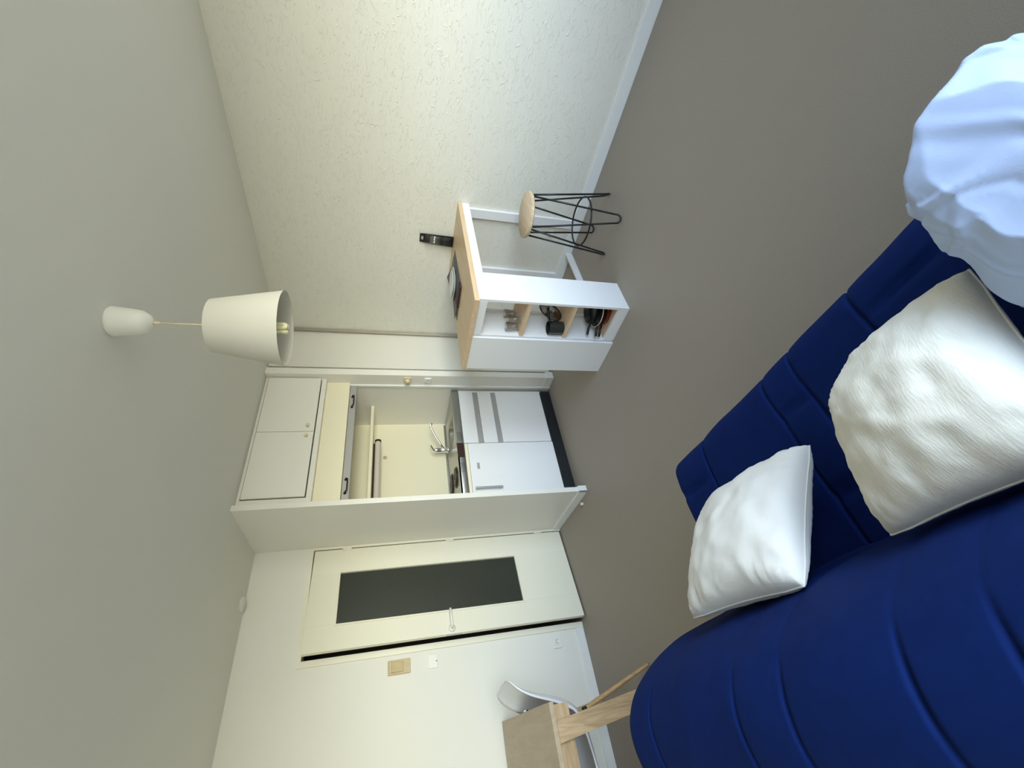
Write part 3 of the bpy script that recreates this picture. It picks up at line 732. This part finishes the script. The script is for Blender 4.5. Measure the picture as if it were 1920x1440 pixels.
sp_pts = [(-1.262, .40), (-1.252, .33), (-1.258, .20), (-1.275, .11), (-1.40, .095), (-1.60, .095), (-1.80, .095), (-1.90, .12), (-1.92, .26), (-1.90, .40), (-1.82, .436), (-1.70, .444), (-1.55, .450), (-1.42, .452), (-1.32, .448), (-1.282, .432)]
bm = sweep(closed_catmull(sp_pts, 7), SY0, SY1 + .012, .0042, .032, seat_off); shifted(sf, 'seat', bm, 'navy', True)
back_seams = [-3.25, -2.93, -2.80, -2.565, -2.44, -2.20, -2.065, -1.71, -1.5]
def back_off(s, p, y):
    o_ = .25 * seg_puff(y, back_seams, .012) + .004 * noise.noise(Vector((p[0] * 7, y * 7, p[1] * 7)))
    f = max(0.0, min(1.0, (-1.945 - p[0]) / .06))
    for ys_ in back_seams:
        o_ += f * groove(y - ys_ - .014 * noise.noise(Vector((p[0] * 5, ys_ * 3, p[1] * 5))), .0042, .0075)
    return o_
bp_pts = [(-1.775, .40), (-1.795, .50), (-1.815, .58), (-1.845, .68), (-1.885, .77), (-1.94, .845), (-2.00, .882), (-2.06, .890), (-2.12, .875), (-2.18, .835), (-2.225, .77), (-2.24, .66), (-2.23, .50), (-2.20, .34), (-2.14, .26), (-2.02, .25), (-1.90, .28), (-1.80, .33)]
bm = sweep(closed_catmull(bp_pts, 6), SY0, SY1 + .085, .0042, .06, back_off); shifted(sf, 'backrest', bm, 'navy', True)
for x, y in ((-1.36, -1.74), (-1.36, -3.06), (-2.05, -1.74), (-2.05, -3.06)):
    bm = bmesh.new(); tube(bm, [(x, y, 0), (x, y, .12 if x > -1.8 else .28)], [.018, .024], 12); shifted(sf, 'foot', bm, 'dark', True, angle=50)

# ------------------------------------------------------------------ cushions
def pillow(name, lab, cat, m, center, ux, uy, W, Hh, T, seed, power=.42, pinch=.06, wr=.006, group=None, boxed=.0, wrinkle_edge=.009, under=.55, up=1, soft=0.0):
    if Vector(ux).cross(Vector(uy)).z < 0: up = -1
    ux = Vector(ux).normalized(); uy = Vector(uy); uy = (uy - ux * uy.dot(ux)).normalized(); nz = ux.cross(uy)
    n = 48
    bm = bmesh.new(); faces = {}
    def P(i, j, side):
        u = -1 + 2 * i / n; v = -1 + 2 * j / n
        # denser sampling at the edges
        u = math.sin(u * PI / 2) * .6 + u * .4; v = math.sin(v * PI / 2) * .6 + v * .4
        fu, fv = max(0.0, 1 - u * u), max(0.0, 1 - v * v)
        h = (fu * fv) ** power
        x = u * (1 - pinch * fv) ; y = v * (1 - pinch * fu)
        # rounded corners
        rr_ = max(0.0, (abs(u) + abs(v) - 1.72)); x -= math.copysign(rr_ * .12, u); y -= math.copysign(rr_ * .12, v)
        r3 = max(0.0, -u - v - 1.1) * soft; x += r3; y += r3
        z = T / 2 * h + boxed * min(1, (min(fu, fv) * 6))
        q = Vector((u * 2.2 + seed, v * 2.2, side * 3.0))
        e = 1 - min(1, min(fu, fv) * 2.2)
        # gathers running away from the seam plus soft dents
        g = noise.noise(Vector((u * 19 + seed, v * 1.6, seed))) * (1 if abs(v) > abs(u) else 0) + noise.noise(Vector((u * 1.6, v * 19 + seed, seed))) * (1 if abs(u) >= abs(v) else 0)
        z += wrinkle_edge * g * (e ** .7) * (4 * min(fu, fv)) ** .5 if min(fu, fv) > 0 else 0
        z += wr * noise.fractal(q * 1.4, 1.0, 2.0, 3) * min(1, h * 2)
        return center_v + ux * (x * W / 2) + uy * (y * Hh / 2) + nz * (side * z * (1 if side == up else under))
    center_v = Vector((0, 0, 0))
    top = [[None] * (n + 1) for _ in range(n + 1)]; bot = [[None] * (n + 1) for _ in range(n + 1)]
    for i in range(n + 1):
        for j in range(n + 1):
            top[i][j] = bm.verts.new(P(i, j, 1))
            edge = i in (0, n) or j in (0, n)
            bot[i][j] = top[i][j] if edge else bm.verts.new(P(i, j, -1))
    for i in range(n):
        for j in range(n):
            bm.faces.new((top[i][j], top[i + 1][j], top[i + 1][j + 1], top[i][j + 1])); bm.faces.new((bot[i][j], bot[i][j + 1], bot[i + 1][j + 1], bot[i + 1][j]))
    root = thing(name, lab, cat, center)
    obj('cover', bm, m, root, True)
    # piped seam round the edge
    bm = bmesh.new()
    loop = [(i, 0) for i in range(n)] + [(n, j) for j in range(n)] + [(i, n) for i in range(n, 0, -1)] + [(0, j) for j in range(n, 0, -1)]
    tube(bm, [P(i, j, 1) for i, j in loop], .0020, 6, closed=True); obj('seam', bm, m, root, True)
    return root
pillow('cushion', 'white square cushion leaning on the navy backrest at the far end of the sofa', 'cushion', 'cushion', (-1.687, -2.028, .621),
       (.035, .40, 0), (-.348, -.07, .245), .405, .385, .190, 3.1, group=None, power=.36)
pillow('cushion', 'ivory satin cushion on the navy sofa beside the crumpled bedding bundle', 'cushion', 'cushion2', (-1.689, -2.572, .672),
       (-.061, -.994, .092), (-.957, .085, .277), .318, .332, .19, 9.7, group=None, power=.40, under=.5, soft=.60, wrinkle_edge=.0055, wr=.007)

# crumpled bedding bundle at the near end of the seat
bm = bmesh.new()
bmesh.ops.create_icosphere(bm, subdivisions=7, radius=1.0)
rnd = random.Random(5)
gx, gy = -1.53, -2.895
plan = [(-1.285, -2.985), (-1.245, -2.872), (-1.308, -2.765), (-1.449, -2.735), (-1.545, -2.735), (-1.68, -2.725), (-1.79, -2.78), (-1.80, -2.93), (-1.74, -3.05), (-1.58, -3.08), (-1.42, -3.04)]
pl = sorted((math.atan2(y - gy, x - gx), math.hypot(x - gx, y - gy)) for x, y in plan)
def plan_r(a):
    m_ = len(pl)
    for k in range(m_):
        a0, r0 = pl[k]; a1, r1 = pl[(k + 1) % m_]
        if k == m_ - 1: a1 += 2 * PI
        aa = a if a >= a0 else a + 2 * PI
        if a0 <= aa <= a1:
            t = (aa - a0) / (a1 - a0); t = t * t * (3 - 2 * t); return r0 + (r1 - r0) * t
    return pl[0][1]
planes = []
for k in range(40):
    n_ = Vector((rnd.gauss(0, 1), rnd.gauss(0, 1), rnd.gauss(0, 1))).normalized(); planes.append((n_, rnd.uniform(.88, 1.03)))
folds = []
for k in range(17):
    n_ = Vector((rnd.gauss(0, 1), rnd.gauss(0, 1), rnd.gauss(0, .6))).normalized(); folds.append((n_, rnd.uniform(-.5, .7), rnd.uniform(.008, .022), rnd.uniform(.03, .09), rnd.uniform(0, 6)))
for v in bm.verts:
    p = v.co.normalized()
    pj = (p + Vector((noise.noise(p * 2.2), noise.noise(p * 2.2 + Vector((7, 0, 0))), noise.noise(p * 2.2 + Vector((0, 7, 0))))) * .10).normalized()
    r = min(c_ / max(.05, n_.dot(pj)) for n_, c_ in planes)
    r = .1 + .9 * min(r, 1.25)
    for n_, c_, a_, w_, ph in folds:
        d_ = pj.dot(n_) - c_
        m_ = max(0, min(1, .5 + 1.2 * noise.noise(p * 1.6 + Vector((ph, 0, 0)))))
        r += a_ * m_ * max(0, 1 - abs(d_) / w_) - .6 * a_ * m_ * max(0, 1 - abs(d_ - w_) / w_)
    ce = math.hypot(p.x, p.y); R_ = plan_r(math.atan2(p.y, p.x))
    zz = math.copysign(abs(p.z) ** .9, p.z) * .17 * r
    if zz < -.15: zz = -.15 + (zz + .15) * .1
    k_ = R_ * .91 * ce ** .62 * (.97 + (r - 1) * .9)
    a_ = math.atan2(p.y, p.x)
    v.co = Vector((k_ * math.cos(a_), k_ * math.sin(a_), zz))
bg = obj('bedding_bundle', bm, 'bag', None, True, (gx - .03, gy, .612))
tag(bg, 'crumpled white bedding bundle, coloured with blue sky light, at the near end of the navy sofa seat', 'bedding')

# ------------------------------------------------------------------ daylight
w = bpy.data.worlds.new('sky'); bpy.context.scene.world = w; w.use_nodes = True
nt = w.node_tree; bgn = nt.nodes['Background']
tc = nt.nodes.new('ShaderNodeTexCoord'); sep = nt.nodes.new('ShaderNodeSeparateXYZ'); ramp = nt.nodes.new('ShaderNodeValToRGB')
mr = nt.nodes.new('ShaderNodeMapRange'); mr.inputs[1].default_value = -1; mr.inputs[2].default_value = 1
nt.links.new(tc.outputs['Generated'], sep.inputs[0]); nt.links.new(sep.outputs['Z'], mr.inputs[0]); nt.links.new(mr.outputs[0], ramp.inputs['Fac'])
cr = ramp.color_ramp
cr.elements[0].position = 0.0; cr.elements[0].color = (.065, .065, .055, 1)
cr.elements[1].position = 1.0; cr.elements[1].color = (.02, .045, .10, 1)
for pos, col in ((.435, (.18, .18, .15)), (.465, (.82, .83, .71)), (.525, (.84, .87, .77)), (.56, (.82, .91, .93)), (.61, (.74, .88, 1.0)), (.66, (.48, .62, .80)), (.72, (.19, .27, .40)), (.78, (.06, .095, .16)), (.88, (.03, .06, .12))):
    e = cr.elements.new(pos); e.color = (*col, 1)
nt.links.new(ramp.outputs['Color'], bgn.inputs['Color']); bgn.inputs['Strength'].default_value = 17.5
ld_ = bpy.data.lights.new('window_daylight', 'AREA'); ld_.shape = 'RECTANGLE'; ld_.size = WX1 - WX0; ld_.size_y = WZ1 - WZ0
ld_.cycles.is_portal = True
lo_ = bpy.data.objects.new('window_daylight', ld_); C.objects.link(lo_)
lo_.location = ((WX0 + WX1) / 2, YF - .12, (WZ0 + WZ1) / 2); lo_.rotation_euler = (PI / 2, 0, 0)

# ------------------------------------------------------------------ camera (phone held sideways)
yaw, pitch, roll, f = -0.7071, -0.2716, 0.0134, 820.18
fwd = Vector((-math.sin(yaw) * math.cos(pitch), math.cos(yaw) * math.cos(pitch), math.sin(pitch)))
rgt = Vector((math.cos(yaw), math.sin(yaw), 0)); up = rgt.cross(fwd)
c, s = math.cos(roll), math.sin(roll); r2 = rgt * c + up * s; u2 = up * c - rgt * s
cam = bpy.data.cameras.new('camera'); cam.sensor_width = 36; cam.sensor_fit = 'HORIZONTAL'; cam.lens = f / 1920 * 36; cam.clip_start = .02
co = bpy.data.objects.new('camera', cam); C.objects.link(co)
X, Y, Z = -u2, r2, -fwd
co.matrix_world = Matrix(((X.x, Y.x, Z.x, -1.99503), (X.y, Y.y, Z.y, -2.97314), (X.z, Y.z, Z.z, 1.51732), (0, 0, 0, 1)))
sc = bpy.context.scene; sc.camera = co
sc.view_settings.view_transform = 'Standard'; sc.view_settings.look = 'None'; sc.view_settings.gamma = 1; sc.view_settings.exposure = 0.0
sc.view_settings.use_curve_mapping = False
sc.cycles.use_denoising = True
sc.cycles.max_bounces = 10; sc.cycles.diffuse_bounces = 8
